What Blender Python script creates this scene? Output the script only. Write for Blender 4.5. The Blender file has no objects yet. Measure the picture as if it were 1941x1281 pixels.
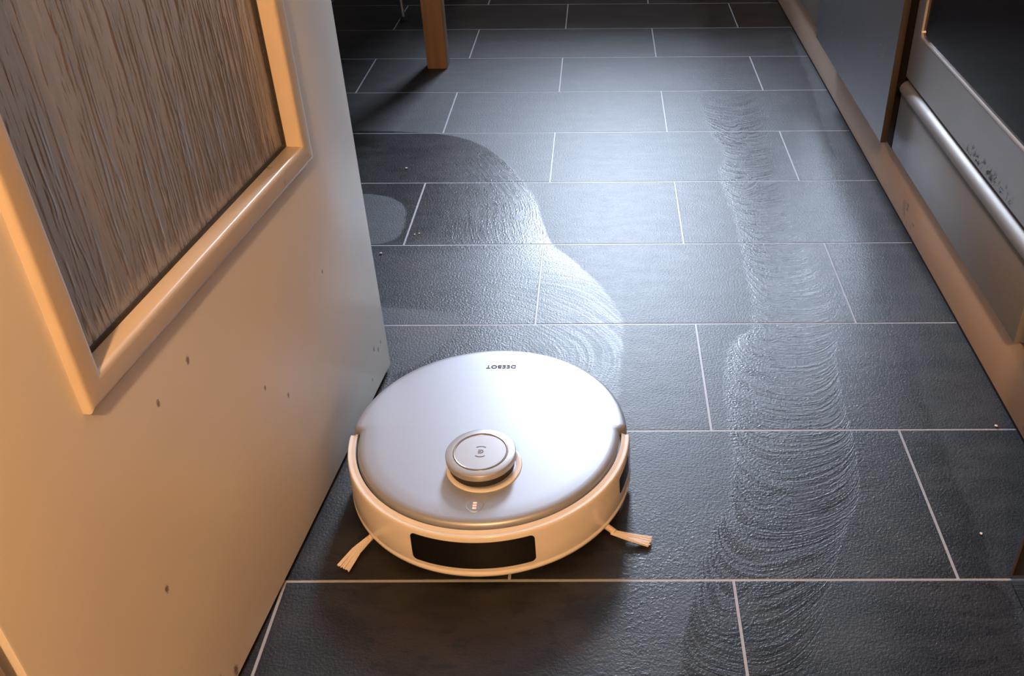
import bpy, bmesh, math, random
from mathutils import Vector, Matrix
random.seed(7)
scene = bpy.context.scene
COL = scene.collection

# ------------------------------------------------------------------ camera
R = ((0.99996747, 0.00270000, -0.00760000), (-0.0047, -0.5616, -0.8274), (-0.0065, 0.8274, -0.5616))
C = (-0.1715, -0.8497, 0.9913)
FPX, CX, CY, IW, IH = 1785.79, 1133.10, 613.51, 1941, 1281
cam_d = bpy.data.cameras.new('camera'); cam = bpy.data.objects.new('camera', cam_d); COL.objects.link(cam)
r0 = Vector(R[0]).normalized(); f0 = Vector(R[2]); f0 = (f0 - r0 * f0.dot(r0)).normalized(); d0 = f0.cross(r0)
m = Matrix.Identity(4)
for i in range(3):
    m[i][0] = r0[i]; m[i][1] = -d0[i]; m[i][2] = -f0[i]; m[i][3] = C[i]
cam.matrix_world = m
cam_d.sensor_fit = 'HORIZONTAL'; cam_d.sensor_width = 36.0; cam_d.lens = FPX * 36.0 / IW
cam_d.shift_x = (IW / 2 - CX) / IW; cam_d.shift_y = (CY - IH / 2) / IW
cam_d.clip_start = 0.02
scene.camera = cam

# ------------------------------------------------------------------ world, daylight, exposure
w = bpy.data.worlds.new('world'); scene.world = w; w.use_nodes = True
w.node_tree.nodes['Background'].inputs[0].default_value = (0.75, 0.85, 1.0, 1)
w.node_tree.nodes['Background'].inputs[1].default_value = 1.0
WIN_X, WIN_Y, WIN_Z, WIN_W, WIN_H = -0.08, 3.95, 1.90, 0.62, 1.00
ld = bpy.data.lights.new('window_daylight', 'AREA'); ld.shape = 'RECTANGLE'; ld.size = WIN_W; ld.size_y = WIN_H
ld.color = (0.68, 0.80, 1.0); ld.energy = 325
lo = bpy.data.objects.new('window_daylight', ld); COL.objects.link(lo)
lo.location = (WIN_X, WIN_Y + 0.17, WIN_Z); lo.rotation_euler = (math.radians(-90), 0, 0)
scene.view_settings.view_transform = 'Standard'; scene.view_settings.look = 'None'
scene.view_settings.exposure = 0.0; scene.view_settings.gamma = 1.0; scene.view_settings.use_curve_mapping = False

# ------------------------------------------------------------------ node helpers
class Mat:
    def __init__(s, name):
        s.m = bpy.data.materials.new(name); s.m.use_nodes = True
        s.nt = s.m.node_tree; s.b = s.nt.nodes['Principled BSDF']
    def node(s, t, **kw):
        n = s.nt.nodes.new(t)
        for k, v in kw.items(): setattr(n, k, v)
        return n
    def put(s, sock, v):
        if isinstance(v, bpy.types.NodeSocket): s.nt.links.new(v, sock)
        elif v is not None: sock.default_value = v
    def math(s, op, a, b=None, c=None, clamp=False):
        n = s.node('ShaderNodeMath', operation=op, use_clamp=clamp)
        s.put(n.inputs[0], a); s.put(n.inputs[1], b); s.put(n.inputs[2], c); return n.outputs[0]
    def add(s, a, b): return s.math('ADD', a, b)
    def sub(s, a, b): return s.math('SUBTRACT', a, b)
    def mul(s, a, b): return s.math('MULTIPLY', a, b)
    def mx(s, a, b): return s.math('MAXIMUM', a, b)
    def mn(s, a, b): return s.math('MINIMUM', a, b)
    def sm(s, v, a, b, lo=0.0, hi=1.0):                       # smoothstep from a (lo) to b (hi)
        n = s.node('ShaderNodeMapRange', interpolation_type='SMOOTHSTEP')
        if a > b: a, b, lo, hi = b, a, hi, lo
        s.put(n.inputs[0], v)
        for i, q in enumerate((a, b, lo, hi)): s.put(n.inputs[1 + i], q)
        return n.outputs[0]
    def pos(s):
        g = s.node('ShaderNodeNewGeometry'); x = s.node('ShaderNodeSeparateXYZ')
        s.nt.links.new(g.outputs['Position'], x.inputs[0]); return g.outputs['Position'], x.outputs[0], x.outputs[1], x.outputs[2]
    def objco(s):
        g = s.node('ShaderNodeTexCoord'); x = s.node('ShaderNodeSeparateXYZ')
        s.nt.links.new(g.outputs['Object'], x.inputs[0]); return g.outputs['Object'], x.outputs[0], x.outputs[1], x.outputs[2]
    def comb(s, x, y, z=0.0):
        n = s.node('ShaderNodeCombineXYZ'); s.put(n.inputs[0], x); s.put(n.inputs[1], y); s.put(n.inputs[2], z); return n.outputs[0]
    def noise(s, vec, scale, detail=2.0, rough=0.5, dist=0.0):
        n = s.node('ShaderNodeTexNoise'); s.put(n.inputs['Vector'], vec); s.put(n.inputs['Scale'], scale)
        n.inputs['Detail'].default_value = detail; n.inputs['Roughness'].default_value = rough; n.inputs['Distortion'].default_value = dist
        return n.outputs['Fac']
    def curve(s, v, pts):                                     # piecewise function of v given by (v, value) points
        v0, v1 = pts[0][0], pts[-1][0]; lo = min(p[1] for p in pts); hi = max(p[1] for p in pts); hi = hi if hi > lo else lo + 1
        n = s.node('ShaderNodeFloatCurve'); c = n.mapping.curves[0]
        nm = [((p[0] - v0) / (v1 - v0), (p[1] - lo) / (hi - lo)) for p in pts]
        c.points[0].location = nm[0]; c.points[1].location = nm[-1]
        for q in nm[1:-1]: c.points.new(*q)
        for q in c.points: q.handle_type = 'AUTO_CLAMPED'
        n.mapping.update()
        t = s.math('MULTIPLY_ADD', v, 1 / (v1 - v0), -v0 / (v1 - v0), clamp=True)
        s.put(n.inputs['Value'], t)
        return s.math('MULTIPLY_ADD', n.outputs[0], hi - lo, lo)
    def mixc(s, f, a, b):
        n = s.node('ShaderNodeMix', data_type='RGBA'); s.put(n.inputs[0], f)
        for i, q in ((6, a), (7, b)): s.put(n.inputs[i], q if isinstance(q, bpy.types.NodeSocket) else (*q[:3], 1))
        return n.outputs[2]
    def mixf(s, f, a, b): return s.add(a, s.mul(f, s.sub(b, a))) if not (isinstance(a, float) and isinstance(b, float)) else s.math('MULTIPLY_ADD', f, b - a, a)
    def bump(s, h, strength=1.0, dist=1.0):
        n = s.node('ShaderNodeBump'); n.inputs['Strength'].default_value = strength; n.inputs['Distance'].default_value = dist
        s.put(n.inputs['Height'], h); s.nt.links.new(n.outputs[0], s.b.inputs['Normal'])
    def set(s, **kw):
        for k, v in kw.items():
            k = {'color': 'Base Color', 'rough': 'Roughness', 'metal': 'Metallic', 'spec': 'Specular IOR Level', 'trans': 'Transmission Weight', 'ior': 'IOR',
                 'coat': 'Coat Weight', 'coatr': 'Coat Roughness', 'emit': 'Emission Color', 'emits': 'Emission Strength', 'sheen': 'Sheen Weight'}[k]
            if isinstance(v, tuple): v = (*v[:3], 1)
            s.put(s.b.inputs[k], v)
        return s

def simple(name, color, rough=0.5, metal=0.0, var=0.06, scale=30, bump=0.0, rv=0.12, **kw):
    """a painted / plastic / metal surface with slight procedural tone and gloss variation"""
    M = Mat(name); co, *_ = M.objco()
    n = M.noise(co, scale, 3, 0.55)
    d = tuple(max(0, c * (1 - var * 1.5)) for c in color); l = tuple(min(1, c * (1 + var)) for c in color)
    M.set(color=M.mixc(n, d, l), rough=M.math('MULTIPLY_ADD', n, rv, rough - rv / 2), metal=metal, **kw)
    if bump: M.bump(M.noise(co, scale * 12, 2, 0.6), 1.0, bump)
    return M.m

# ------------------------------------------------------------------ mesh helpers
def link(name, mesh, mat=None, parent=None):
    o = bpy.data.objects.new(name, mesh); COL.objects.link(o)
    if mat is not None:
        if not mesh.materials: mesh.materials.append(mat)
    if parent is not None: o.parent = parent
    return o
def from_bm(name, bm, mat=None, parent=None, smooth=False, angle=None):
    bmesh.ops.recalc_face_normals(bm, faces=bm.faces)
    if smooth:
        for f in bm.faces: f.smooth = True
        if angle:
            for e in bm.edges:
                if len(e.link_faces) == 2 and e.calc_face_angle(0) > math.radians(angle): e.smooth = False
    me = bpy.data.meshes.new(name); bm.to_mesh(me); bm.free()
    return link(name, me, mat, parent)
def box_bm(x0, x1, y0, y1, z0, z1, bevel=0.0, seg=1, bm=None):
    own = bm is None; bm = bm or bmesh.new()
    b2 = bmesh.new()
    vs = [b2.verts.new((x, y, z)) for x in (x0, x1) for y in (y0, y1) for z in (z0, z1)]
    for q in ((0, 1, 3, 2), (4, 6, 7, 5), (0, 4, 5, 1), (2, 3, 7, 6), (0, 2, 6, 4), (1, 5, 7, 3)): b2.faces.new([vs[i] for i in q])
    bmesh.ops.recalc_face_normals(b2, faces=b2.faces)
    if bevel: bmesh.ops.bevel(b2, geom=b2.edges[:], offset=bevel, segments=seg, profile=0.5, affect='EDGES', clamp_overlap=True)
    t = bpy.data.meshes.new('t'); b2.to_mesh(t); b2.free(); bm.from_mesh(t); bpy.data.meshes.remove(t)
    return bm
def box(name, x0, x1, y0, y1, z0, z1, mat, parent=None, bevel=0.0, seg=2):
    bm = box_bm(x0, x1, y0, y1, z0, z1, bevel, seg)
    return from_bm(name, bm, mat, parent, smooth=bool(bevel), angle=35)
def lathe(name, prof, mat, parent=None, a0=0.0, a1=360.0, n=96, cx=0.0, cy=0.0, caps=False, angle=32, closed=False):
    """revolve (r, z) profile from a0 to a1 degrees about the vertical at (cx, cy); caps closes the two cut ends"""
    bm = bmesh.new(); full = abs(a1 - a0 - 360) < 1e-6; cols = []
    k = n if full else n + 1
    for i in range(k):
        a = math.radians(a0 + (a1 - a0) * i / n); ca, sa = math.cos(a), math.sin(a)
        cols.append([bm.verts.new((cx + r * ca, cy + r * sa, z)) for r, z in prof])
    P = len(prof)
    for i in range(n if full else n):
        A, B = cols[i], cols[(i + 1) % k]
        for j in range(P if closed else P - 1):
            q = [A[j], B[j], B[(j + 1) % P], A[(j + 1) % P]]
            try: bm.faces.new(q)
            except ValueError: pass
    if caps and not full:
        bm.faces.new(cols[0]); bm.faces.new(cols[-1][::-1])
    bmesh.ops.remove_doubles(bm, verts=bm.verts, dist=1e-6)
    return from_bm(name, bm, mat, parent, True, angle)
def tube_bm(pts, rad, n=10, bm=None, taper=None):
    bm = bm or bmesh.new(); rings = []
    for i, p in enumerate(pts):
        p = Vector(p)
        t = (Vector(pts[min(i + 1, len(pts) - 1)]) - Vector(pts[max(i - 1, 0)])).normalized()
        u = t.orthogonal().normalized() if i == 0 else (u - t * u.dot(t)).normalized()
        v = t.cross(u); r = rad if taper is None else rad * taper[i]
        rings.append([bm.verts.new(p + (u * math.cos(2 * math.pi * k / n) + v * math.sin(2 * math.pi * k / n)) * r) for k in range(n)])
    for A, B in zip(rings, rings[1:]):
        for k in range(n): bm.faces.new((A[k], A[(k + 1) % n], B[(k + 1) % n], B[k]))
    bm.faces.new(rings[0][::-1]); bm.faces.new(rings[-1])
    return bm
def tube(name, pts, rad, mat, parent=None, n=12, taper=None):
    return from_bm(name, tube_bm(pts, rad, n, None, taper), mat, parent, True, 40)
def thing(name, label, cat, loc=(0, 0, 0), rz=0.0, group=None):
    o = bpy.data.objects.new(name, None); COL.objects.link(o); o.location = loc; o.rotation_euler = (0, 0, rz)
    o.empty_display_size = 0.05
    return tag(o, label, cat, group)
def tag(o, label=None, cat=None, group=None, kind=None):
    for k, v in (('label', label), ('category', cat), ('group', group), ('kind', kind)):
        if v: o[k] = v
    return o
def struct(o, label):
    o['kind'] = 'structure'; o['label'] = label; return o

# ------------------------------------------------------------------ materials
def tile_material():
    M = Mat('slate_tile'); P, x, y, z = M.pos()
    oi = M.node('ShaderNodeObjectInfo').outputs['Random']
    off = M.comb(M.mul(oi, 7.0), M.mul(oi, 3.0), 0.0)
    va = M.node('ShaderNodeVectorMath', operation='ADD'); M.put(va.inputs[0], P); M.put(va.inputs[1], off)
    sx = M.node('ShaderNodeSeparateXYZ'); M.put(sx.inputs[0], va.outputs[0])
    grain = M.comb(M.mul(sx.outputs[0], 0.45), sx.outputs[1])
    # slate colour: near black with grey clouds and rusty brown veins
    n1 = M.noise(grain, 16, 5, 0.62); n2 = M.noise(grain, 7, 4, 0.6); n3 = M.noise(grain, 60, 3, 0.65)
    c = M.mixc(M.sm(n1, 0.34, 0.68), (0.004, 0.004, 0.0044), (0.018, 0.018, 0.019))
    c = M.mixc(M.sm(n2, 0.52, 0.72, 0, 0.65), c, (0.022, 0.015, 0.011))
    c = M.mixc(M.sm(n3, 0.54, 0.64, 0, 0.75), c, (0.0025, 0.0025, 0.0025))
    # --- mopped stripe along the cupboards: overlapping arcs left by the turning pads
    wob = M.sub(M.noise(P, 9, 3, 0.6), 0.5); wob2 = M.sub(M.noise(P, 30, 2), 0.5)
    xl = M.curve(y, [(-0.6, -0.12), (-0.15, -0.085), (0.01, -0.05), (0.10, -0.02), (0.146, 0.008), (0.26, 0.024), (0.437, 0.032), (0.52, 0.045), (0.57, 0.075), (0.614, 0.108), (0.75, 0.113), (0.99, 0.120), (1.23, 0.111), (1.38, 0.130), (1.52, 0.112), (1.75, 0.104), (2.12, 0.094), (3.2, 0.09)])
    xr = M.curve(y, [(-0.6, 0.02), (-0.15, 0.08), (0.01, 0.14), (0.11, 0.19), (0.24, 0.232), (0.39, 0.245), (0.55, 0.265), (0.71, 0.277), (1.06, 0.267), (1.7, 0.272), (2.2, 0.27), (3.2, 0.27)])
    xm = M.mul(M.add(xl, xr), 0.5); dx = M.sub(x, xm)
    jag = M.add(M.mul(wob, 0.028), M.mul(wob2, 0.014))
    mR = M.mul(M.sm(M.add(M.sub(x, xl), jag), -0.004, 0.012), M.sm(M.add(M.sub(xr, x), jag), -0.05, 0.03))
    mR = M.mul(mR, M.sm(y, 2.6, 1.5))
    arc = M.math('SQRT', M.mx(M.sub(0.0088, M.mul(dx, dx)), 0.0004))
    warp = M.add(M.mul(M.sub(M.noise(P, 6, 0), 0.5), 0.05), M.mul(wob2, 0.003))
    ph1 = M.add(M.add(y, arc), warp)
    s1 = M.noise(M.comb(M.mul(ph1, 165.0), M.mul(dx, 7.0)), 1.0, 2.5, 0.6)
    # second pad, smaller curls hugging the left border
    d2 = M.sub(x, M.add(xl, 0.055)); arc2 = M.math('SQRT', M.mx(M.sub(0.0052, M.mul(d2, d2)), 0.0002))
    ph2 = M.add(M.add(M.mul(y, 0.55), M.mul(arc2, 1.5)), M.mul(warp, 1.6))
    s2 = M.noise(M.comb(M.mul(ph2, 200.0), M.mul(d2, 7.0), 3.0), 1.0, 2.5, 0.6)
    pick = M.mul(M.sm(M.noise(P, 7.5, 1), 0.46, 0.54), M.sm(d2, 0.06, 0.0))
    st = M.mixf(pick, s1, s2)
    fadeR = M.mul(M.sm(M.sub(xr, x), -0.04, 0.05, 0.35, 1.0), M.sm(y, 2.2, 1.3, 0.25, 1.0))
    # --- film between the stripe and the cupboards, ending in a wavy dry line
    xe = M.curve(y, [(-0.6, 0.34), (0.36, 0.362), (0.6, 0.374), (0.94, 0.393), (1.38, 0.415), (2.0, 0.455), (3.2, 0.5)])
    mF = M.mul(M.sm(x, 0.12, 0.22), M.sm(M.add(M.sub(xe, x), M.mul(wob, 0.05)), -0.004, 0.006))
    # --- puddle film where the robot turned, left of it
    yr = [(0.0, -0.20), (0.45, -0.14), (0.55, -0.134), (0.616, -0.133), (0.671, -0.146), (0.748, -0.176), (0.842, -0.231), (0.921, -0.280), (1.017, -0.306), (1.108, -0.322), (1.235, -0.368), (1.391, -0.446), (1.48, -0.53), (1.52, -0.62), (1.545, -0.85), (1.56, -1.2), (2.2, -1.25)]
    yl = [(0.0, -0.80), (0.40, -0.64), (0.471, -0.519), (0.534, -0.472), (0.620, -0.446), (0.640, -0.452), (0.663, -0.525), (0.672, -0.62), (0.70, -0.95), (0.895, -0.95), (0.918, -0.66), (0.972, -0.616), (1.072, -0.624), (1.139, -0.67), (1.165, -0.76), (1.185, -1.2), (2.2, -1.25)]
    pr_, pl_ = M.curve(y, yr), M.curve(y, yl)
    jl = M.mul(wob2, 0.012)
    eL = M.sub(pr_, x)
    mL = M.mul(M.sm(M.add(eL, jl), -0.002, 0.008), M.sm(M.add(M.sub(x, pl_), jl), -0.003, 0.006))
    mL = M.mul(mL, M.sm(y, 0.36, 0.40))
    cx_, cy_ = M.add(x, 0.395), M.sub(y, 0.47)
    rad = M.math('SQRT', M.add(M.mul(cx_, cx_), M.mul(cy_, cy_)))
    ang = M.math('ARCTAN2', cy_, cx_)
    s3 = M.noise(M.comb(M.mul(M.add(rad, warp), 190.0), M.mul(ang, 1.2), 7.0), 1.0, 2.0, 0.6)
    s4 = M.noise(M.comb(M.mul(M.add(eL, M.mul(warp, 0.6)), 190.0), M.mul(y, 8.0), 9.0), 1.0, 2.0, 0.6)
    sL = M.mixf(M.sm(M.add(y, M.mul(wob, 0.5)), 0.80, 0.95), s3, s4)
    fL = M.sm(M.add(x, M.mul(wob, 0.4)), -0.62, -0.36, 0.12, 1.0)
    # --- crackled droplets in front of the robot
    mC = M.mul(M.mul(M.sm(x, -0.22, -0.13), M.sm(M.add(M.sub(xl, x), M.mul(wob, 0.06)), -0.02, 0.03)), M.sm(M.add(y, M.mul(wob, 0.15)), 0.17, 0.05))
    crk = M.noise(M.comb(M.mul(x, 1.0), M.mul(y, 1.0), 2.0), 150, 3, 0.65, 0.6)
    # --- gloss
    fine = M.noise(P, 260, 2, 0.6); mid = M.noise(grain, 40, 4, 0.6)
    rough = M.math('MULTIPLY_ADD', fine, 0.08, 0.420)
    rough = M.math('MULTIPLY_ADD', mid, 0.06, rough)
    rough = M.sub(rough, M.mul(M.mul(mF, M.sub(1.0, mR)), 0.10))
    rough = M.sub(rough, M.mul(mR, M.math('MULTIPLY_ADD', M.mul(M.sm(st, 0.42, 0.58), fadeR), 0.13, M.math('MULTIPLY_ADD', fadeR, 0.06, 0.05))))
    rough = M.sub(rough, M.mul(mL, M.math('MULTIPLY_ADD', M.mul(M.sm(sL, 0.42, 0.60), fL), 0.05, M.mx(M.sm(y, 0.72, 1.0, 0.03, 0.19), M.sm(x, -0.28, -0.42, 0.03, 0.12)))))
    rough = M.sub(rough, M.mul(mC, M.sm(crk, 0.45, 0.62, 0, 0.16)))
    h = M.mul(fine, 0.00058)
    h = M.math('MULTIPLY_ADD', mid, 0.00025, h)
    h = M.add(h, M.mul(M.mul(mR, fadeR), M.mul(M.sub(st, 0.5), M.sm(y, 1.1, 0.5, 0.00040, 0.00062))))
    h = M.add(h, M.mul(M.mul(mL, fL), M.mul(M.sub(sL, 0.5), 0.00026)))
    h = M.add(h, M.mul(mC, M.mul(M.sub(crk, 0.5), 0.0006)))
    M.set(color=c, rough=rough, spec=0.5)
    M.bump(h)
    return M.m

def glass_material():
    """ribbed cathedral glass: upright wavy ribs over a faint frosting"""
    M = Mat('ribbed_glass'); co, s, t, z = M.objco()
    v = M.comb(M.mul(s, 1.0), M.mul(z, 0.10), 0.0)
    w1 = M.noise(v, 52, 3, 0.55, 0.35); w2 = M.noise(M.comb(s, M.mul(z, 0.22), 4.0), 24, 2, 0.5)
    h = M.math('MULTIPLY_ADD', w1, 0.0046, M.mul(w2, 0.005))
    M.set(color=(0.68, 0.575, 0.485), rough=0.13, trans=0.84, ior=1.45, spec=0.5)
    M.bump(h, 1.0, 1.0); return M.m

def door_paint():
    M = Mat('door_paint'); co, s, t, z = M.objco()
    n = M.noise(co, 5, 3, 0.5); n2 = M.noise(co, 420, 2, 0.5)
    c = M.mixc(n, (0.77, 0.735, 0.655), (0.83, 0.795, 0.715))
    for (ps, pz, r) in ((-0.545, 0.414, .0042), (-0.610, 0.409, .0036), (-0.415, 0.276, .003), (-0.365, 0.225, .0034), (-0.195, 0.312, .0026), (-0.063, 0.083, .004), (-0.045, 0.070, .004), (-0.030, 0.075, .003), (-0.09, 0.04, .003), (-0.69, 0.23, .004), (-0.664, 0.043, .0055), (-0.634, 0.02, .0065)):
        a = M.sub(s, ps); b = M.mul(M.sub(z, pz), 0.6)
        d = M.math('SQRT', M.add(M.mul(a, a), M.mul(b, b)))
        d = M.add(d, M.mul(M.sub(n2, 0.5), r * 1.2))
        c = M.mixc(M.sm(d, r, r * 0.35, 0, 0.8), c, (0.10, 0.055, 0.03))
    M.set(color=c, rough=0.36, spec=0.42); M.bump(n2, 1.0, 0.00006); return M.m

def wood(name, a, b, scale=14, rough=0.45, along=2):
    M = Mat(name); co, x, y, z = M.objco(); q = [x, y, z]; q[along] = M.mul(q[along], 0.07)
    n = M.noise(M.comb(*q), scale * 4, 5, 0.6, 0.4); n2 = M.noise(M.comb(*q), scale, 2)
    M.set(color=M.mixc(M.sm(M.mul(M.add(n, n2), 0.5), 0.35, 0.65), a, b), rough=M.math('MULTIPLY_ADD', n, 0.15, rough - 0.07)); M.bump(n, 1, 0.0002); return M.m

def steel_material():
    M = Mat('brushed_steel'); co, x, y, z = M.objco()
    n = M.noise(M.comb(x, M.mul(y, 0.02), z), 700, 2, 0.5); g = M.noise(co, 9, 3, 0.6)
    # smeared dark grease marks along the lower rail
    ed = M.mul(M.mul(M.sm(y, 0.72, 0.69), M.sm(y, 0.46, 0.49)), M.mul(M.sm(z, 0.308, 0.313), M.sm(z, 0.336, 0.322)))
    sp = M.sm(M.noise(M.comb(M.mul(y, 1.3), M.add(M.mul(z, 1.1), M.mul(y, 0.6))), 38, 4, 0.75, 0.8), 0.50, 0.62)
    c = M.mixc(M.mul(ed, sp), M.mixc(g, (0.44, 0.43, 0.42), (0.54, 0.53, 0.52)), (0.05, 0.05, 0.055))
    M.set(color=c, metal=0.85, rough=M.math('MULTIPLY_ADD', n, 0.12, 0.36)); M.bump(n, 1, 0.00003); return M.m

def plinth_material():
    M = Mat('plinth_laminate'); co, x, y, z = M.objco()
    n = M.noise(M.comb(x, M.mul(y, 0.25), z), 30, 4, 0.6); n2 = M.noise(co, 300, 2)
    c = M.mixc(n, (0.50, 0.375, 0.275), (0.57, 0.435, 0.325))
    st = M.mul(M.mul(M.sm(y, 1.02, 0.99), M.sm(y, 0.88, 0.92)), M.sm(M.noise(co, 34, 3, 0.6, 1.5), 0.58, 0.66))
    c = M.mixc(M.mul(st, 0.6), c, (0.12, 0.08, 0.05))
    M.set(color=c, rough=0.5); M.bump(n2, 1, 0.00004); return M.m

def wall_material(name, color):
    M = Mat(name); co, *_ = M.objco(); n = M.noise(co, 90, 4, 0.6); n2 = M.noise(co, 3, 2)
    M.set(color=M.mixc(n2, tuple(c * 0.94 for c in color), color), rough=0.85); M.bump(n, 1, 0.0006); return M.m

TILE = tile_material()
GROUT = simple('grout', (0.27, 0.29, 0.325), 0.45, var=0.12, scale=120)
GLASS = glass_material(); DOORP = door_paint(); STEEL = steel_material(); PLINTH = plinth_material()
BEAD = simple('bead_paint', (0.58, 0.50, 0.395), 0.30, var=0.05, scale=25)
SEAL = simple('dirty_glazing_seal', (0.045, 0.040, 0.036), 0.7, var=0.7, scale=160)
WALL = wall_material('wall_paint', (0.34, 0.26, 0.18)); WALLW = wall_material('kitchen_wall_paint', (0.42, 0.38, 0.34)); CEIL = wall_material('ceiling_paint', (0.50, 0.48, 0.46))
WALLR = wall_material('dark_taupe_wall_paint', (0.13, 0.112, 0.10))
BACKW = wall_material('back_wall_paint', (0.30, 0.24, 0.20))
FRAME_DARK = simple('dark_brown_gloss', (0.028, 0.016, 0.011), 0.12, var=0.25, scale=18)
FRAME_LIGHT = simple('door_frame_paint', (0.60, 0.47, 0.32), 0.4)
EDGE_TRIM = simple('edge_trim_metal', (0.09, 0.082, 0.078), 0.4, 0.3)
BLACK_GAP = simple('black_rubber', (0.008, 0.008, 0.008), 0.75)
GREY_LAM = simple('grey_laminate', (0.205, 0.200, 0.195), 0.42, var=0.04, scale=60, bump=0.00003)
BLUE_LAM = simple('slate_grey_gloss_laminate', (0.085, 0.090, 0.100), 0.27, var=0.05, scale=5, spec=0.32, rv=0.02)
EDGE_WOOD = wood('edge_band_wood', (0.032, 0.024, 0.018), (0.050, 0.037, 0.028))
DARK_CARCASS = simple('dark_carcass_board', (0.022, 0.017, 0.014), 0.7)
CARCASS = simple('carcass_board', (0.24, 0.15, 0.085), 0.55)
WORKTOP = wood('worktop_wood', (0.20, 0.12, 0.06), (0.33, 0.21, 0.12), along=1)
OVEN_GLASS = simple('oven_black_glass', (0.010, 0.010, 0.011), 0.10, var=0.3, scale=40, rv=0.03)
RIM = simple('polished_rim', (0.62, 0.59, 0.57), 0.25, 0.4)
CHROME = simple('chrome', (0.72, 0.72, 0.74), 0.12, 1.0)
TRIM_METAL = simple('satin_aluminium', (0.21, 0.195, 0.18), 0.55, 0.35)
TABLE_WOOD = wood('beech_wood', (0.17, 0.095, 0.045), (0.24, 0.14, 0.068))
SEATM = simple('chair_seat_fabric', (0.05, 0.045, 0.04), 0.9)
ROB_WHITE = simple('robot_white_plastic', (0.70, 0.67, 0.63), 0.17, var=0.03, rv=0.03)
ROB_PLATE = simple('robot_silver_plate', (0.35, 0.375, 0.42), 0.39, 0.45, var=0.02, rv=0.02, scale=200)
ROB_CAP = simple('turret_silver', (0.42, 0.43, 0.45), 0.30, 0.45, var=0.02, scale=200, rv=0.02)
ROB_BLACK = simple('robot_black_window', (0.006, 0.006, 0.007), 0.07, var=0.2)
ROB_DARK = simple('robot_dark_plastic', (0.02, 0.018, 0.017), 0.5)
ROB_GREY = simple('robot_print_grey', (0.07, 0.065, 0.07), 0.9, spec=0.1)
ROB_GROOVE = simple('turret_ring_groove', (0.36, 0.30, 0.24), 0.15, 0.8)
BRISTLE = simple('bristle_white', (0.66, 0.60, 0.54), 0.6)
BRUSH_ARM = simple('brush_arm_rubber', (0.62, 0.50, 0.40), 0.5)
CRUMB = simple('crumb', (0.75, 0.72, 0.66), 0.8, var=0.2)
def emitter(name, col, s):
    M = Mat(name); co, *_ = M.objco(); n = M.noise(co, 200); M.set(color=(0.1, 0.1, 0.1), emit=M.mixc(n, tuple(c * 0.9 for c in col), col), emits=s); return M.m
LED_W = emitter('led_white', (1.0, 0.80, 0.58), 0.95); LED_R = emitter('led_red', (1.0, 0.10, 0.04), 1.0); BULB = emitter('lamp_bulb', (1.0, 0.62, 0.30), 30.0)

# ================================================================== THE ROOM
WT, DT = 0.6, 0.30484                                             # tile pitch
X0, X1, Y0, Y1 = -2.3, 1.05, -2.4, 3.95
floor = struct(box('floor', X0, X1, Y0, Y1, -0.08, -0.0006, GROUT), 'dark slate tile floor with pale grout, streaked by mopping')
def tile_mesh():
    bm = bmesh.new(); g, c = 0.0020, 0.0005; a, b = WT / 2 - g, DT / 2 - g
    lo = [bm.verts.new((sx * a, sy * b, -0.006)) for sx, sy in ((-1, -1), (1, -1), (1, 1), (-1, 1))]
    mi = [bm.verts.new((sx * a, sy * b, -c)) for sx, sy in ((-1, -1), (1, -1), (1, 1), (-1, 1))]
    hi = [bm.verts.new((sx * (a - c), sy * (b - c), 0)) for sx, sy in ((-1, -1), (1, -1), (1, 1), (-1, 1))]
    for A, B in ((lo, mi), (mi, hi)):
        for k in range(4): bm.faces.new((A[k], A[(k + 1) % 4], B[(k + 1) % 4], B[k]))
    bm.faces.new(hi); bm.faces.new(lo[::-1])
    bmesh.ops.recalc_face_normals(bm, faces=bm.faces)
    me = bpy.data.meshes.new('tile'); bm.to_mesh(me); bm.free(); me.materials.append(TILE); return me
TM = tile_mesh()
for k in range(-7, 14):
    o_ = 0.0 if k % 2 else 0.5                                    # odd rows have a joint at x = 0
    for j in range(-5, 3):
        cx_ = (j + 0.5 + o_) * WT; cy_ = (k + 0.5) * DT
        if cx_ + WT / 2 < -2.2 or cx_ - WT / 2 > 0.95 or cy_ > Y1 or cy_ < Y0: continue
        t_ = link('tile', TM, None, floor); t_.location = (cx_, cy_, random.uniform(-0.0002, 0.0001))

struct(box('wall_right', X1, X1 + 0.1, 0.0, Y1, 0, 2.5, WALLR), 'dark taupe kitchen wall behind the cupboards')
struct(box('wall_left', X0 - 0.1, X0, Y0, Y1, 0, 2.5, WALLW), 'beige wall beyond the dining table')
struct(box('wall_behind_door', -1.14, -1.04, -0.41, 1.62, 0, 2.5, WALLW), 'beige kitchen wall behind the open door')
def wall_with_window():
    bm = bmesh.new(); x0, x1 = WIN_X - WIN_W / 2, WIN_X + WIN_W / 2; z0, z1 = WIN_Z - WIN_H / 2, WIN_Z + WIN_H / 2
    for q in ((X0 - .1, x0, 0, 2.5), (x1, X1 + .1, 0, 2.5), (x0, x1, 0, z0), (x0, x1, z1, 2.5)):
        box_bm(q[0], q[1], Y1, Y1 + 0.14, q[2], q[3], bm=bm)
    return struct(from_bm('wall_back', bm, BACKW), 'brown far kitchen wall with a window')
wall_with_window()
wf = bpy.data.objects.new('window_1', None); COL.objects.link(wf); struct(wf, 'small daylight window in the far kitchen wall')
bmw = bmesh.new(); a0, a1, b0, b1 = WIN_X - WIN_W / 2, WIN_X + WIN_W / 2, WIN_Z - WIN_H / 2, WIN_Z + WIN_H / 2
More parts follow.
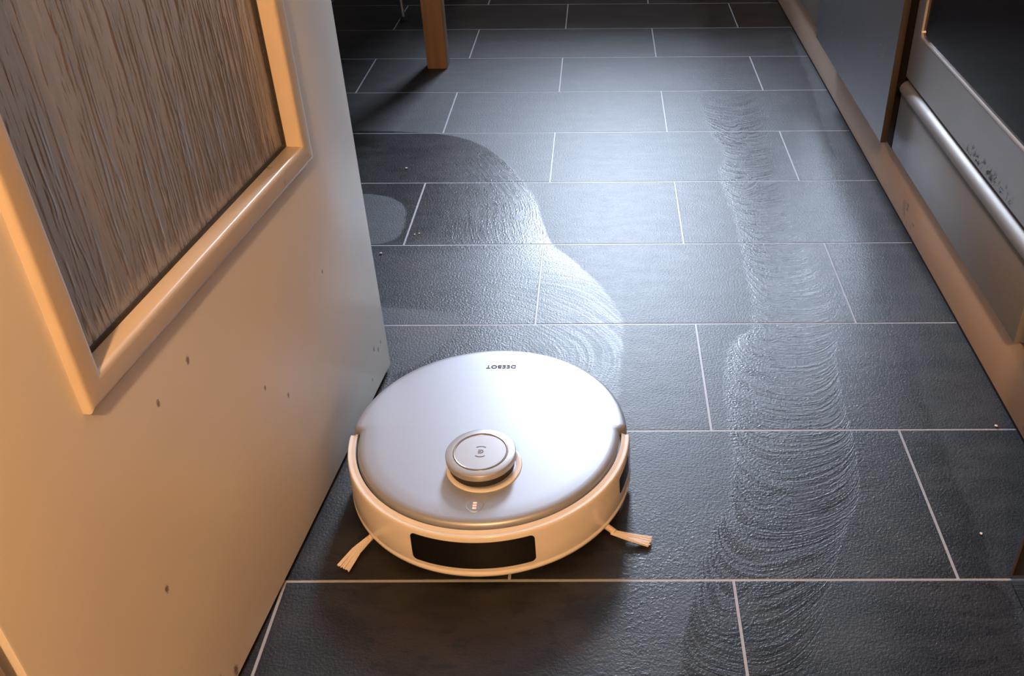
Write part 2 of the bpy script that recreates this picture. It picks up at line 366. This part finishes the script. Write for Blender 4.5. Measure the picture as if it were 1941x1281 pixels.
for q in ((a0, a0 + .03, b0, b1), (a1 - .03, a1, b0, b1), (a0, a1, b0, b0 + .03), (a0, a1, b1 - .03, b1)): box_bm(q[0], q[1], Y1 + .05, Y1 + .1, q[2], q[3], bm=bmw)
from_bm('window_frame', bmw, CEIL, wf)
box('window_sill', a0 - .04, a1 + .04, Y1 - .06, Y1 - .001, b0 - .03, b0, CEIL, wf, 0.004)
struct(box('ceiling', X0 - .1, X1 + .1, Y0 - .1, Y1 + .14, 2.5, 2.6, CEIL), 'white ceiling')
# partition between hallway and kitchen with the doorway in it
JX = 0.367; HX = -0.655
struct(box('wall_front', JX + 0.02, X1, -0.40, -0.004, 0, 2.5, WALL), 'partition wall right of the doorway')
struct(box('wall_partition', X0, HX - 0.05, -0.52, -0.41, 0, 2.5, WALL), 'partition wall left of the doorway')
struct(box('wall_lintel', HX - 0.05, JX + 0.02, -0.50, -0.36, 2.06, 2.5, WALL), 'wall above the doorway')
struct(box('wall_hall_right', X1, X1 + 0.1, Y0, -0.0, 0, 2.5, WALL), 'hallway wall on the right')
struct(box('wall_hall', X0, X1, Y0 - 0.1, Y0, 0, 2.5, WALL), 'hallway wall behind the viewer')
jb = bpy.data.objects.new('trim_1', None); COL.objects.link(jb); struct(jb, 'glossy dark brown door jamb at the lower right edge')
box('jamb_board', JX, JX + 0.02, -0.40, -0.004, 0.001, 2.06, FRAME_DARK, jb, 0.002)
box('edge_strip', JX - 0.0015, JX + 0.021, -0.004, -0.0005, 0.012, 2.06, EDGE_TRIM, jb)
fj = bpy.data.objects.new('trim_2', None); COL.objects.link(fj); struct(fj, 'pale painted hinge jamb behind the open door')
box('hinge_jamb', HX - 0.05, HX + 0.012, -0.50, -0.392, 0.001, 2.06, FRAME_LIGHT, fj, 0.003)

# ------------------------------------------------------------------ the open door with its ribbed pane
door = bpy.data.objects.new('door_1', None); COL.objects.link(door)
struct(door, 'cream painted door standing open, with a ribbed glass pane')
# local frame: x = along the leaf (0 at the free edge, negative to the hinges), y = out of the face (towards -world... see below), z up
ta = math.atan2(0.9944, 0.1060)
door.location = (-0.5459, 0.479, 0.0); door.rotation_euler = (0, 0, ta)   # local +x runs along the leaf, local -y is the face normal
S0, S1, ZB, ZT = -0.866, 0.0, 0.007, 2.03
GS0, GS1, GZ0, GZ1 = -0.690, -0.190, 0.490, 1.86                  # opening in the leaf
def leaf():
    bm = bmesh.new(); T = 0.040
    for y_, in ((0.0,), (T,)): pass
    def loop(s0, s1, z0, z1, y): return [bm.verts.new(v) for v in ((s0, y, z0), (s1, y, z0), (s1, y, z1), (s0, y, z1))]
    fo, fi, bo, bi = loop(S0, S1, ZB, ZT, 0), loop(GS0, GS1, GZ0, GZ1, 0), loop(S0, S1, ZB, ZT, T), loop(GS0, GS1, GZ0, GZ1, T)
    for k in range(4):
        n = (k + 1) % 4
        bm.faces.new((fo[k], fo[n], fi[n], fi[k])); bm.faces.new((bo[n], bo[k], bi[k], bi[n]))
        bm.faces.new((fo[n], fo[k], bo[k], bo[n])); bm.faces.new((fi[k], fi[n], bi[n], bi[k]))
    oe = [e for e in bm.edges if all(v in fo for v in e.verts) or all(v in bo for v in e.verts) or (e.verts[0] in fo and e.verts[1] in bo) or (e.verts[1] in fo and e.verts[0] in bo)]
    bmesh.ops.bevel(bm, geom=oe, offset=0.0025, segments=2, profile=0.5, affect='EDGES')
    return from_bm('door_leaf', bm, DOORP, door, True, 40)
leaf()
BP = [(0, 0.0005), (0, -0.0060), (0.0008, -0.0078), (0.0025, -0.0088), (0.005, -0.0091), (0.021, -0.0093), (0.0245, -0.0088), (0.0267, -0.0070), (0.0275, -0.0040), (0.0275, 0.0150), (0.016, 0.0150), (0.016, 0.0005)]
BO = (-0.7055, -0.1715, 0.474, 1.876)                             # outer rectangle of the beads
def bead(side):
    """one mitred length of glazing bead"""
    bm = bmesh.new(); s0, s1, z0, z1 = BO; ends = []
    for e in (0, 1):
        row = []
        for w_, y_ in BP:
            if side == 'bottom': v = ((s0 + w_) if e == 0 else (s1 - w_), y_, z0 + w_)
            elif side == 'top': v = ((s0 + w_) if e == 0 else (s1 - w_), y_, z1 - w_)
            elif side == 'left': v = (s0 + w_, y_, (z0 + w_) if e == 0 else (z1 - w_))
            else: v = (s1 - w_, y_, (z0 + w_) if e == 0 else (z1 - w_))
            row.append(bm.verts.new(v))
        ends.append(row)
    n = len(BP)
    for k in range(n): bm.faces.new((ends[0][k], ends[0][(k + 1) % n], ends[1][(k + 1) % n], ends[1][k]))
    bm.faces.new(ends[0]); bm.faces.new(ends[1][::-1])
    return from_bm('glazing_bead', bm, BEAD, door, True, 45)
for sd in ('bottom', 'left', 'right', 'top'): bead(sd)
tag(box('glass_pane', -0.688, -0.192, 0.0152, 0.0192, 0.492, 1.858, GLASS, door), 'ribbed translucent glass pane')
# dirty putty line between the pane and the beads
for q in ((-0.680, -0.197, 0.499, 0.5065), (-0.2065, -0.197, 0.505, 1.85)):
    tag(box('glazing_seal', q[0], q[1], 0.0125, 0.0151, q[2], q[3], SEAL, door, 0.0008), 'dark grimy seal along the pane')
for zz in (0.25, 1.75):
    tube('hinge', [(S0 - 0.006, 0.006, zz - 0.05), (S0 - 0.006, 0.006, zz + 0.05)], 0.0065, TRIM_METAL, door)
def handle():
    o = tube('door_handle', [(-0.06, -0.001, 1.02), (-0.06, -0.045, 1.02), (-0.066, -0.054, 1.02), (-0.08, -0.056, 1.02), (-0.18, -0.056, 1.02)], 0.009, TRIM_METAL, door)
    box('escutcheon', -0.078, -0.042, -0.006, 0.0005, 0.90, 1.08, TRIM_METAL, o, 0.003)
handle()

# ================================================================== KITCHEN UNITS (right)
XF, XB, XP = 0.465, 0.44, 0.484                                   # drawer front plane, proud front plane, kickboard plane
kick = box('kickboard', XP, XP + 0.016, 0.03, 3.29, 0.009, 0.125, PLINTH, None, 0.0015)
tag(kick, 'long beige kickboard under the kitchen units along the tile floor', 'kickboard')
box('rubber_seal', XP + 0.003, XP + 0.012, 0.03, 3.29, 0.0, 0.0092, BLACK_GAP, kick)
# oven with a drawer below
ov = thing('oven', 'built-in oven with black glass in a brushed steel door and a grey drawer below', 'oven', (0.75, 0.72, 0))
def P(o):                                                         # keep world coordinates under a moved Empty
    o.location = o.location - o.parent.location if o.parent and o.parent.type == 'EMPTY' and o.parent is not None else o.location; return o
OY0, OY1 = 0.347, 1.090
P(box('housing', XF + 0.021, 1.03, OY0, OY1 - 0.004, 0.128, 0.855, CARCASS, ov, 0.001))
P(box('drawer_front', XF, XF + 0.020, OY0, OY1, 0.139, 0.268, GREY_LAM, ov, 0.0012))
def trim_bar():
    bm = bmesh.new(); prof = [(XF + 0.02, 0.270), (XF - 0.002, 0.270), (XF - 0.0075, 0.2735), (XF - 0.0095, 0.280), (XF - 0.0075, 0.2875), (XF - 0.001, 0.294), (XF + 0.009, 0.298), (XF + 0.02, 0.299)]
    e = [[bm.verts.new((a, y, b)) for a, b in prof] for y in (OY0 + 0.002, OY1 - 0.012)]
    n = len(prof)
    for k in range(n): bm.faces.new((e[0][k], e[0][(k + 1) % n], e[1][(k + 1) % n], e[1][k]))
    bm.faces.new(e[0]); bm.faces.new(e[1][::-1])
    return P(from_bm('drawer_grip_rail', bm, TRIM_METAL, ov, True, 40))
trim_bar()
def oven_door():
    """steel frame with a round-cornered opening"""
    bm = bmesh.new(); y0, y1, z0, z1 = OY0 + 0.001, OY1 - 0.010, 0.306, 0.755
    gy0, gy1, gz0, gz1, rc = y0 + 0.055, y1 - 0.046, 0.402, 0.70, 0.014
    inner = []
    for cy, cz, a in ((gy0 + rc, gz0 + rc, 180), (gy1 - rc, gz0 + rc, 270), (gy1 - rc, gz1 - rc, 0), (gy0 + rc, gz1 - rc, 90)):
        for k in range(7):
            t = math.radians(a + 90 * k / 6); inner.append((cy + rc * math.cos(t), cz + rc * math.sin(t)))
    outer = []
    for (cy, cz) in inner:
        i = len(outer) // 7; outer.append(((y0, z0), (y1, z0), (y1, z1), (y0, z1))[i])
    def ring(pts, x): return [bm.verts.new((x, a, b)) for a, b in pts]
    I0, I1 = ring(inner, XF + 0.0), ring(inner, XF + 0.010)
    corners = [bm.verts.new((XF, *c)) for c in ((y0, z0), (y1, z0), (y1, z1), (y0, z1))]
    back = [bm.verts.new((XF + 0.02, *c)) for c in ((y0, z0), (y1, z0), (y1, z1), (y0, z1))]
    for c in range(4):
        for k in range(6): bm.faces.new((corners[c], I0[c * 7 + k], I0[c * 7 + k + 1]))
        n = (c + 1) % 4
        bm.faces.new((corners[c], I0[c * 7 + 6], I0[n * 7], corners[n])); bm.faces.new((corners[c], corners[n], back[n], back[c]))
    for k in range(28): bm.faces.new((I0[k], I0[(k + 1) % 28], I1[(k + 1) % 28], I1[k]))
    d = P(from_bm('oven_door', bm, STEEL, ov, False))
    g = box('door_glass', XF + 0.003, XF + 0.012, gy0 - 0.004, gy1 + 0.004, gz0 - 0.004, gz1 + 0.004, OVEN_GLASS, d)
    bm = bmesh.new()                                              # bright rim round the glass
    A = ring_b(bm, inner, XF - 0.0012, 0.0); B = ring_b(bm, inner, XF - 0.0012, 0.0032); Cc = ring_b(bm, inner, XF + 0.004, 0.0032); D = ring_b(bm, inner, XF + 0.004, 0.0)
    for L1, L2 in ((A, B), (B, Cc), (Cc, D), (D, A)):
        for k in range(28): bm.faces.new((L1[k], L1[(k + 1) % 28], L2[(k + 1) % 28], L2[k]))
    from_bm('glass_rim', bm, RIM, d)
    tube('door_handle', [(XF - 0.001, y0 + 0.06, 0.73), (XF - 0.04, y0 + 0.06, 0.73), (XF - 0.045, y0 + 0.075, 0.73), (XF - 0.045, y1 - 0.075, 0.73), (XF - 0.04, y1 - 0.06, 0.73), (XF - 0.001, y1 - 0.06, 0.73)], 0.008, TRIM_METAL, d)
def ring_b(bm, inner, x, inset):
    cy = sum(a for a, b in inner) / len(inner); cz = sum(b for a, b in inner) / len(inner)
    return [bm.verts.new((x, a + (inset if a < cy else -inset), b + (inset if b < cz else -inset))) for a, b in inner]
oven_door()
P(box('control_panel', XF, XF + 0.02, OY0 + 0.001, OY1 - 0.010, 0.760, 0.853, STEEL, ov, 0.001))
for k in range(4):
    kb = from_bm('control_knob', tube_bm([(XF - 0.022, 0, 0), (XF - 0.018, 0, 0), (XF + 0.001, 0, 0)], 0.019, 20, None, [0.88, 1, 1]), TRIM_METAL, ov, True, 40)
    kb.location = (0, 0.45 + 0.18 * k, 0.806); P(kb)
# cupboard with a proud glossy front
cb = thing('kitchen_cupboard', 'base cupboard with a glossy slate-grey front standing proud beside the oven', 'cupboard', (0.75, 1.46, 0))
CY0, CY1 = 1.093, 1.842
P(box('carcass', XB + 0.032, 1.03, CY0 + 0.012, CY1 - 0.002, 0.128, 0.855, DARK_CARCASS, cb, 0.001))
dr = P(box('cupboard_front', XB, XB + 0.0135, CY0, CY1, 0.151, 0.853, EDGE_WOOD, cb, 0.001))
box('front_skin', XB - 0.0011, XB - 0.0001, CY0 + 0.0008, CY1 - 0.001, 0.152, 0.852, BLUE_LAM, dr)
tube('handle', [(XB - 0.001, 1.30, 0.80), (XB - 0.03, 1.30, 0.80), (XB - 0.033, 1.31, 0.80), (XB - 0.033, 1.62, 0.80), (XB - 0.03, 1.63, 0.80), (XB - 0.001, 1.63, 0.80)], 0.006, TRIM_METAL, dr)
for yy in (1.16, 1.78): P(box('front_bracket', XB + 0.0135, XB + 0.033, yy, yy + 0.03, 0.30, 0.36, BLACK_GAP, cb))
# farther cupboard with a plain light grey front
c2 = thing('kitchen_cupboard', 'farthest base cupboard with a plain light grey front beyond the glossy one', 'cupboard', (0.75, 2.25, 0))
P(box('carcass', XF + 0.021, 1.03, 1.845, 2.60, 0.128, 0.855, CARCASS, c2, 0.001))
d2 = P(box('cupboard_front', XF, XF + 0.020, 1.846, 2.598, 0.142, 0.853, GREY_LAM, c2, 0.0012))
tube('handle', [(XF - 0.001, 2.05, 0.80), (XF - 0.03, 2.05, 0.80), (XF - 0.033, 2.06, 0.80), (XF - 0.033, 2.37, 0.80), (XF - 0.03, 2.38, 0.80), (XF - 0.001, 2.38, 0.80)], 0.006, TRIM_METAL, d2)
wt = box('worktop', XB - 0.02, 1.045, 0.05, 3.29, 0.856, 0.894, WORKTOP, None, 0.003)
tag(wt, 'wooden worktop running over the kitchen units', 'worktop')

# unseen counter and raised ledge under the window, added to shade the floor
ct = thing('shade_counter', 'unseen brown counter with an added raised ledge, shading the far kitchen floor', 'counter', (0.0, 3.63, 0))
P(box('carcass', -1.25, 1.03, 3.36, 3.94, 0.10, 0.855, CARCASS, ct, 0.001)); P(box('plinth', -1.24, 1.02, 3.41, 3.93, 0.0, 0.10, PLINTH, ct))
P(box('shade_ledge', -1.28, 1.04, 3.24, 3.44, 1.085, 1.12, WORKTOP, ct, 0.003)); P(box('shade_ledge_panel', -1.25, 1.03, 3.345, 3.375, 0.895, 1.085, EDGE_WOOD, ct))  # made-up ledge, keeps low window light off the far tiles
P(box('counter_top', -1.28, 1.04, 3.30, 3.945, 0.856, 0.895, WORKTOP, ct, 0.003))
for k in range(4): P(box('cupboard_door', -1.24 + 0.42 * k, -0.83 + 0.42 * k, 3.341, 3.359, 0.12, 0.845, EDGE_WOOD, ct, 0.002))

# ================================================================== DINING TABLE AND CHAIR (far left)
tb = thing('dining_table', 'beech dining table with square legs at the far left', 'table', (-1.35, 2.50, 0))
LG = 0.062
for lx in (-0.719 + 0.0, -1.98):
    for ly in (2.033, 2.86): P(box('leg', lx, lx + LG, ly, ly + LG, 0.0, 0.715, TABLE_WOOD, tb, 0.002))
P(box('table_top', -2.03, -0.615, 1.99, 2.95, 0.715, 0.75, TABLE_WOOD, tb, 0.004))
P(box('apron', -1.918, -0.719, 2.05, 2.07, 0.63, 0.715, TABLE_WOOD, tb, 0.001)); P(box('apron', -1.918, -0.719, 2.88, 2.90, 0.63, 0.715, TABLE_WOOD, tb, 0.001))
ch = thing('dining_chair', 'chair with thin chrome legs and black foot caps under the table', 'chair', (-1.08, 2.74, 0))
for lx, ly in ((0.20, -0.20), (-0.20, -0.20), (0.20, 0.30), (-0.20, 0.30)):
    l_ = tube('leg', [(lx, ly, 0.008), (lx * 0.86, ly - math.copysign(0.03, ly), 0.44)], 0.0065, CHROME, ch)
    lathe('foot_cap', [(0, 0.0), (0.013, 0.0), (0.014, 0.004), (0.011, 0.014), (0.0085, 0.018), (0.0, 0.018)], BLACK_GAP, l_, n=20, cx=lx, cy=ly)
box('seat', -0.20, 0.20, -0.20, 0.26, 0.44, 0.475, SEATM, ch, 0.012)
box('backrest', -0.20, 0.20, 0.275, 0.30, 0.62, 0.90, SEATM, ch, 0.010)
for lx in (-0.17, 0.17): tube('back_post', [(lx, 0.24, 0.45), (lx, 0.288, 0.66)], 0.0065, CHROME, ch)

# ================================================================== ROBOT VACUUM
RX, RY = -0.339, 0.200
rb = thing('robot_vacuum', 'round silver and white robot vacuum with a raised turret, mopping the tiles', 'robot vacuum', (RX, RY, 0))
lathe('body', [(0.0, 0.014), (0.150, 0.012), (0.188, 0.013), (0.194, 0.018), (0.1945, 0.060), (0.190, 0.0835), (0.0, 0.0835)], ROB_WHITE, rb, n=128)
def plate():
    bm = bmesh.new(); N = 240; RB, RF = 0.2005, 0.1893
    prof = [(0.0, 0.070), (0.0, 0.0855), (0.0005, 0.0885), (0.0016, 0.0911), (0.0035, 0.0930), (0.0065, 0.0943), (0.012, 0.0950), (0.03, 0.0954)]
    rings = []
    for d, z in prof:
        row = []
        for i in range(N):
            a = 360.0 * i / N
            # front half (below the horizontal) is inset for the bumper, with a rounded shoulder
            s_ = math.sin(math.radians(a)); u = (s_ + 0.012) / 0.05; u = min(1, max(0, u)); u = u * u * (3 - 2 * u)
            r = RF + (RB - RF) * u - d
            zz = z if z > 0.08 else (0.0838 if u < 0.5 else z)
            row.append(bm.verts.new((r * math.cos(math.radians(a)), r * math.sin(math.radians(a)), zz)))
        rings.append(row)
    for A, B in zip(rings, rings[1:]):
        for i in range(N): bm.faces.new((A[i], A[(i + 1) % N], B[(i + 1) % N], B[i]))
    c = bm.verts.new((0, 0, 0.0956))
    for i in range(N): bm.faces.new((rings[-1][i], rings[-1][(i + 1) % N], c))
    return from_bm('top_plate', bm, ROB_PLATE, rb, True, 60)
pl = plate()
BPROF = [(0.1965, 0.0150), (0.2030, 0.0130), (0.2062, 0.0150), (0.2068, 0.0185), (0.2060, 0.0215), (0.2052, 0.0230), (0.2058, 0.0250), (0.2056, 0.050), (0.2048, 0.072), (0.2044, 0.0805), (0.2039, 0.0838), (0.2034, 0.0853), (0.2026, 0.0861), (0.2016, 0.0862), (0.1984, 0.0856), (0.1974, 0.0859), (0.1937, 0.0882), (0.1929, 0.0884), (0.1923, 0.0878), (0.1921, 0.0825)]
bp = lathe('bumper', BPROF, ROB_WHITE, rb, a0=181.0, a1=359.0, n=150, caps=True, angle=50, closed=True)
lathe('seam_shade', [(0.1898, 0.0842), (0.1919, 0.0842), (0.1919, 0.0836), (0.1898, 0.0836)], ROB_DARK, rb, a0=180, a1=360, n=100, caps=True, closed=True)  # dark ring standing in for the shade in the plate seam
def curved_window(name, a0, a1, z0, z1, rc, r, parent, mat, slant=0.0, n=40, mzn=10):
    """a rounded rectangle wrapped on the bumper, with a little depth"""
    bm = bmesh.new(); arc = math.radians(a1 - a0) * r; pts = []
    for cx, cz, a in ((rc, rc, 180), (arc - rc, rc, 270), (arc - rc, (z1 - z0) - rc, 0), (rc, (z1 - z0) - rc, 90)):
        for k in range(6):
            t = math.radians(a + 90 * k / 5); pts.append((cx + rc * math.cos(t), cz + rc * math.sin(t)))
    def half(u):                                                  # lower / upper limit of the shape at arc position u
        lo, hi = 0.0, z1 - z0
        for cx in ((rc,) if u < rc else (arc - rc,) if u > arc - rc else ()):
            dz = rc - math.sqrt(max(0, rc * rc - (u - cx) ** 2)); lo += dz; hi -= dz
        return lo, hi
    us = [arc * 0.5 * (1 - math.cos(math.pi * i / n)) for i in range(n + 1)]
    def rad(z):                                                   # follow the bumper's profile
        pr = [(q[1], q[0]) for q in BPROF[6:12]]
        for (za, ra), (zb, rb_) in zip(pr, pr[1:]):
            if za <= z <= zb: return ra + (rb_ - ra) * (z - za) / (zb - za)
        return pr[0][1] if z < pr[0][0] else pr[-1][1]
    g = []
    for off in (0.0007, -0.002):
        rows = []
        for u in us:
            lo, hi = half(u); a = math.radians(a0) + u / r; row = []
            for j in range(mzn + 1):
                z = z0 + lo + (hi - lo) * j / mzn + slant * (u / arc - 0.5); rr = rad(z) + off
                row.append(bm.verts.new((rr * math.cos(a), rr * math.sin(a), z)))
            rows.append(row)
        g.append(rows)
        for i in range(n):
            for j in range(mzn): bm.faces.new((rows[i][j], rows[i + 1][j], rows[i + 1][j + 1], rows[i][j + 1]))
    for i in range(n):
        for j in (0, mzn): bm.faces.new((g[0][i][j], g[0][i + 1][j], g[1][i + 1][j], g[1][i][j]))
    for i in (0, n):
        for j in range(mzn): bm.faces.new((g[0][i][j], g[0][i][j + 1], g[1][i][j + 1], g[1][i][j]))
    return from_bm(name, bm, mat, parent, True, 50)
tag(curved_window('sensor_window', 244.8, 291.7, 0.0305, 0.0775, 0.0065, 0.2055, bp, ROB_BLACK), 'glossy black sensor window')
tag(curved_window('side_sensor', 336.6, 349.0, 0.046, 0.074, 0.003, 0.2055, bp, ROB_BLACK, slant=0.006, n=14), 'small black side sensor')
# lettering on the plate, reading from the far side
def text(name, body, size, loc, rz, mat, parent, ext=0.0002):
    cu = bpy.data.curves.new(name, 'FONT'); cu.body = body; cu.size = size; cu.align_x = 'CENTER'; cu.align_y = 'CENTER'; cu.extrude = ext; cu.space_character = 1.12; cu.offset = 0.00018
    t = bpy.data.objects.new(name, cu); COL.objects.link(t)
    me = bpy.data.meshes.new_from_object(t.evaluated_get(bpy.context.evaluated_depsgraph_get())); bpy.data.objects.remove(t)
    o = link(name, me, mat, parent); o.location = loc; o.rotation_euler = (0, 0, rz); return o
tx = text('brand_lettering', 'DEEBOT', 0.0118, (-0.336 - RX + 0.001, 0.350 - RY, 0.0956), math.pi, ROB_GREY, pl)
tag(tx, 'small grey DEEBOT lettering, upside down')
# button in front of the turret
BX, BY = -0.3435 - RX, 0.0445 - RY
bt = lathe('power_button', [(0, 0.0952), (0.0095, 0.0953), (0.0112, 0.0958), (0.0120, 0.0958), (0.0126, 0.0953), (0.0126, 0.0940)], ROB_PLATE, pl, n=48, cx=BX, cy=BY)
for k in range(3):
    o = box('led_bar', BX - 0.0026, BX + 0.0026, BY - 0.0062 + 0.0048 * k, BY - 0.0034 + 0.0048 * k, 0.0951, 0.0957, LED_W, rb, 0.0003); tag(o, 'lit white indicator bar')
for k in range(2):
    o = box('led_red_bar', BX - 0.0022, BX + 0.0022, BY - 0.0031 + 0.0048 * k, BY - 0.0017 + 0.0048 * k, 0.0951, 0.0956, LED_R, rb); tag(o, 'red glow between the indicator bars')
# turret
TX, TY = -0.342 - RX, 0.1235 - RY
tu = lathe('turret', [(0, 0.1192), (0.0380, 0.1192), (0.0462, 0.1190), (0.0478, 0.1184), (0.0486, 0.1172), (0.0484, 0.1092), (0.0474, 0.1076), (0.0440, 0.1070), (0, 0.1070)], ROB_CAP, rb, n=96, cx=TX, cy=TY)
lathe('turret_core', [(0.0, 0.1062), (0.0440, 0.1062), (0.0452, 0.0960), (0.0, 0.0950)], ROB_DARK, tu, n=72, cx=TX, cy=TY)
lathe('turret_collar', [(0.0440, 0.0945), (0.0520, 0.0945), (0.0526, 0.0958), (0.0520, 0.0972), (0.0505, 0.0978), (0.0465, 0.0972), (0.0445, 0.0962)], ROB_WHITE, tu, n=96, cx=-0.3385 - RX, cy=0.1205 - RY, closed=True)
lathe('turret_ring', [(0.0352, 0.1190), (0.0352, 0.11955), (0.0360, 0.1200), (0.0372, 0.1200), (0.0380, 0.11955), (0.0380, 0.1190)], ROB_GROOVE, tu, n=96, cx=TX, cy=TY)
def logo():
    bm = bmesh.new(); w_, z0, z1 = 0.0009, 0.1190, 0.1195
    def strip(pts):
        L = []
        for i, p in enumerate(pts):
            a = Vector(pts[max(0, i - 1)]); b = Vector(pts[min(len(pts) - 1, i + 1)]); t = (b - a).normalized(); nrm = Vector((-t.y, t.x)) * w_ / 2; p = Vector(p)
            L.append([bm.verts.new((*(p + nrm), z0)), bm.verts.new((*(p + nrm), z1)), bm.verts.new((*(p - nrm), z1)), bm.verts.new((*(p - nrm), z0))])
        for A, B in zip(L, L[1:]):
            for k in range(4): bm.faces.new((A[k], A[(k + 1) % 4], B[(k + 1) % 4], B[k]))
        bm.faces.new(L[0]); bm.faces.new(L[-1][::-1])
    arc = lambda r, a0, a1, cx=0, cy=0, n=10: [(cx + r * math.cos(math.radians(a0 + (a1 - a0) * i / n)), cy + r * math.sin(math.radians(a0 + (a1 - a0) * i / n))) for i in range(n + 1)]
    strip(arc(0.0105, 52, 128)); strip(arc(0.0105, 232, 308))
    strip([(-0.0035, 0.0030)] + arc(0.0030, 90, -90, 0.0005) + [(-0.0035, -0.0030)]); strip([(-0.0038, 0.0), (0.0012, 0.0)])
    o = from_bm('turret_logo', bm, ROB_GREY, tu); o.location = (TX, TY, 0); tag(o, 'engraved round logo of two arcs and a curved letter'); return o
logo()
# side brushes
def side_brush(hub, arm_end, tip, spread, droop):
    e = bpy.data.objects.new('side_brush', None); COL.objects.link(e); e.parent = rb; e.location = (0, 0, 0)
    h = Vector(hub); a = Vector(arm_end); t = Vector(tip); loc = Vector((RX, RY, 0)); h -= loc; a -= loc; t -= loc
    tube('brush_arm', [h, h.lerp(a, 0.5) + Vector((0, 0, 0.001)), a], 0.0050, BRUSH_ARM, e, 10, [1.0, 0.95, 0.9])
    bm = bmesh.new(); d = (t - a); side = Vector((-d.y, d.x, 0)).normalized(); nb = 22
    for i in range(nb):
        f = (i / (nb - 1) - 0.5) * 2; s0 = a - d.normalized() * 0.006 + side * f * 0.0035 + Vector((0, 0, random.uniform(-.0012, .0012)))
        en = t + side * f * spread + d.normalized() * random.uniform(-0.002, 0.001); en.z = droop + random.uniform(0, 0.0025)
        mid = s0.lerp(en, 0.5) + Vector((0, 0, 0.0015)) - side * 0.002
        tube_bm([s0, mid, en], 0.00075, 4, bm)
    o = from_bm('bristles', bm, BRISTLE, e); o['kind'] = 'stuff'; return e
side_brush((-0.205, 0.118, 0.014), (-0.157, 0.077, 0.009), (-0.108, 0.064, 0.004), 0.0085, 0.003)
side_brush((-0.478, 0.100, 0.014), (-0.500, 0.066, 0.009), (-0.526, 0.018, 0.004), 0.0105, 0.003)
# hidden running gear so that it stands on the floor
for sx in (-0.11, 0.11):
    o = from_bm('wheel', tube_bm([(sx - 0.012, 0.0, 0.032), (sx + 0.012, 0.0, 0.032)], 0.032, 24), ROB_DARK, rb, True, 40)
for sx in (-0.07, 0.07):
    lathe('mop_pad', [(0, 0.0), (0.062, 0.0), (0.066, 0.004), (0.064, 0.014), (0, 0.014)], BRUSH_ARM, rb, n=40, cx=sx, cy=0.115)
lathe('caster', [(0, 0), (0.010, 0.001), (0.014, 0.008), (0.012, 0.015), (0, 0.016)], ROB_DARK, rb, n=20, cx=0, cy=-0.14)

# ------------------------------------------------------------------ crumbs on the tiles
for i, (cx_, cy_, r_, lb) in enumerate(((-0.660, 1.299, 0.0034, 'tiny white crumb on the dark wet tile beside the door edge'), (-0.641, 0.877, 0.0030, 'tiny pale crumb on the floor close against the open door'),
        (-0.5837, 0.9596, 0.0022, 'tiny crumb near the grout joint, left one of a close pair'), (-0.5741, 0.9643, 0.0022, 'tiny crumb near the grout joint, right one of a close pair'),
        (0.4576, 0.3118, 0.0026, 'tiny pale crumb on the floor at the kickboard'), (0.3864 - 0.03, 0.0804, 0.0022, 'tiny pale crumb on the dark tile near the door jamb'))):
    bm = bmesh.new(); bmesh.ops.create_icosphere(bm, subdivisions=2, radius=r_)
    for v in bm.verts: v.co *= random.uniform(0.75, 1.1); v.co.z *= 0.6
    mz = min(v.co.z for v in bm.verts)
    o = from_bm('crumb', bm, CRUMB, None, True); o.location = (cx_, cy_, -mz); tag(o, lb, 'crumb', 'crumbs on the floor')

# ------------------------------------------------------------------ hallway lamp (behind the viewer)
LX, LY, LZ = -0.28, -1.95, 2.10
lamp = thing('hall_lamp', 'warm glowing pendant lamp in the hallway behind the viewer', 'lamp', (LX, LY, LZ))
tube('cord', [(0, 0, 0.11), (0, 0, 0.38)], 0.004, ROB_DARK, lamp)
lathe('shade', [(0.03, 0.115), (0.10, 0.085), (0.135, 0.04), (0.138, 0.04), (0.102, 0.088), (0.03, 0.119)], WALL, lamp, n=40)
lathe('bulb', [(0, -0.035), (0.020, -0.029), (0.034, -0.010), (0.034, 0.010), (0.022, 0.05), (0.018, 0.085), (0.018, 0.112), (0, 0.112)], BULB, lamp, n=28)
pd = bpy.data.lights.new('hall_lamp_light', 'POINT'); pd.energy = 212; pd.color = (1.0, 0.56, 0.25); pd.shadow_soft_size = 0.06
po = bpy.data.objects.new('hall_lamp_light', pd); COL.objects.link(po); po.parent = lamp; po.location = (0, 0, -0.11)
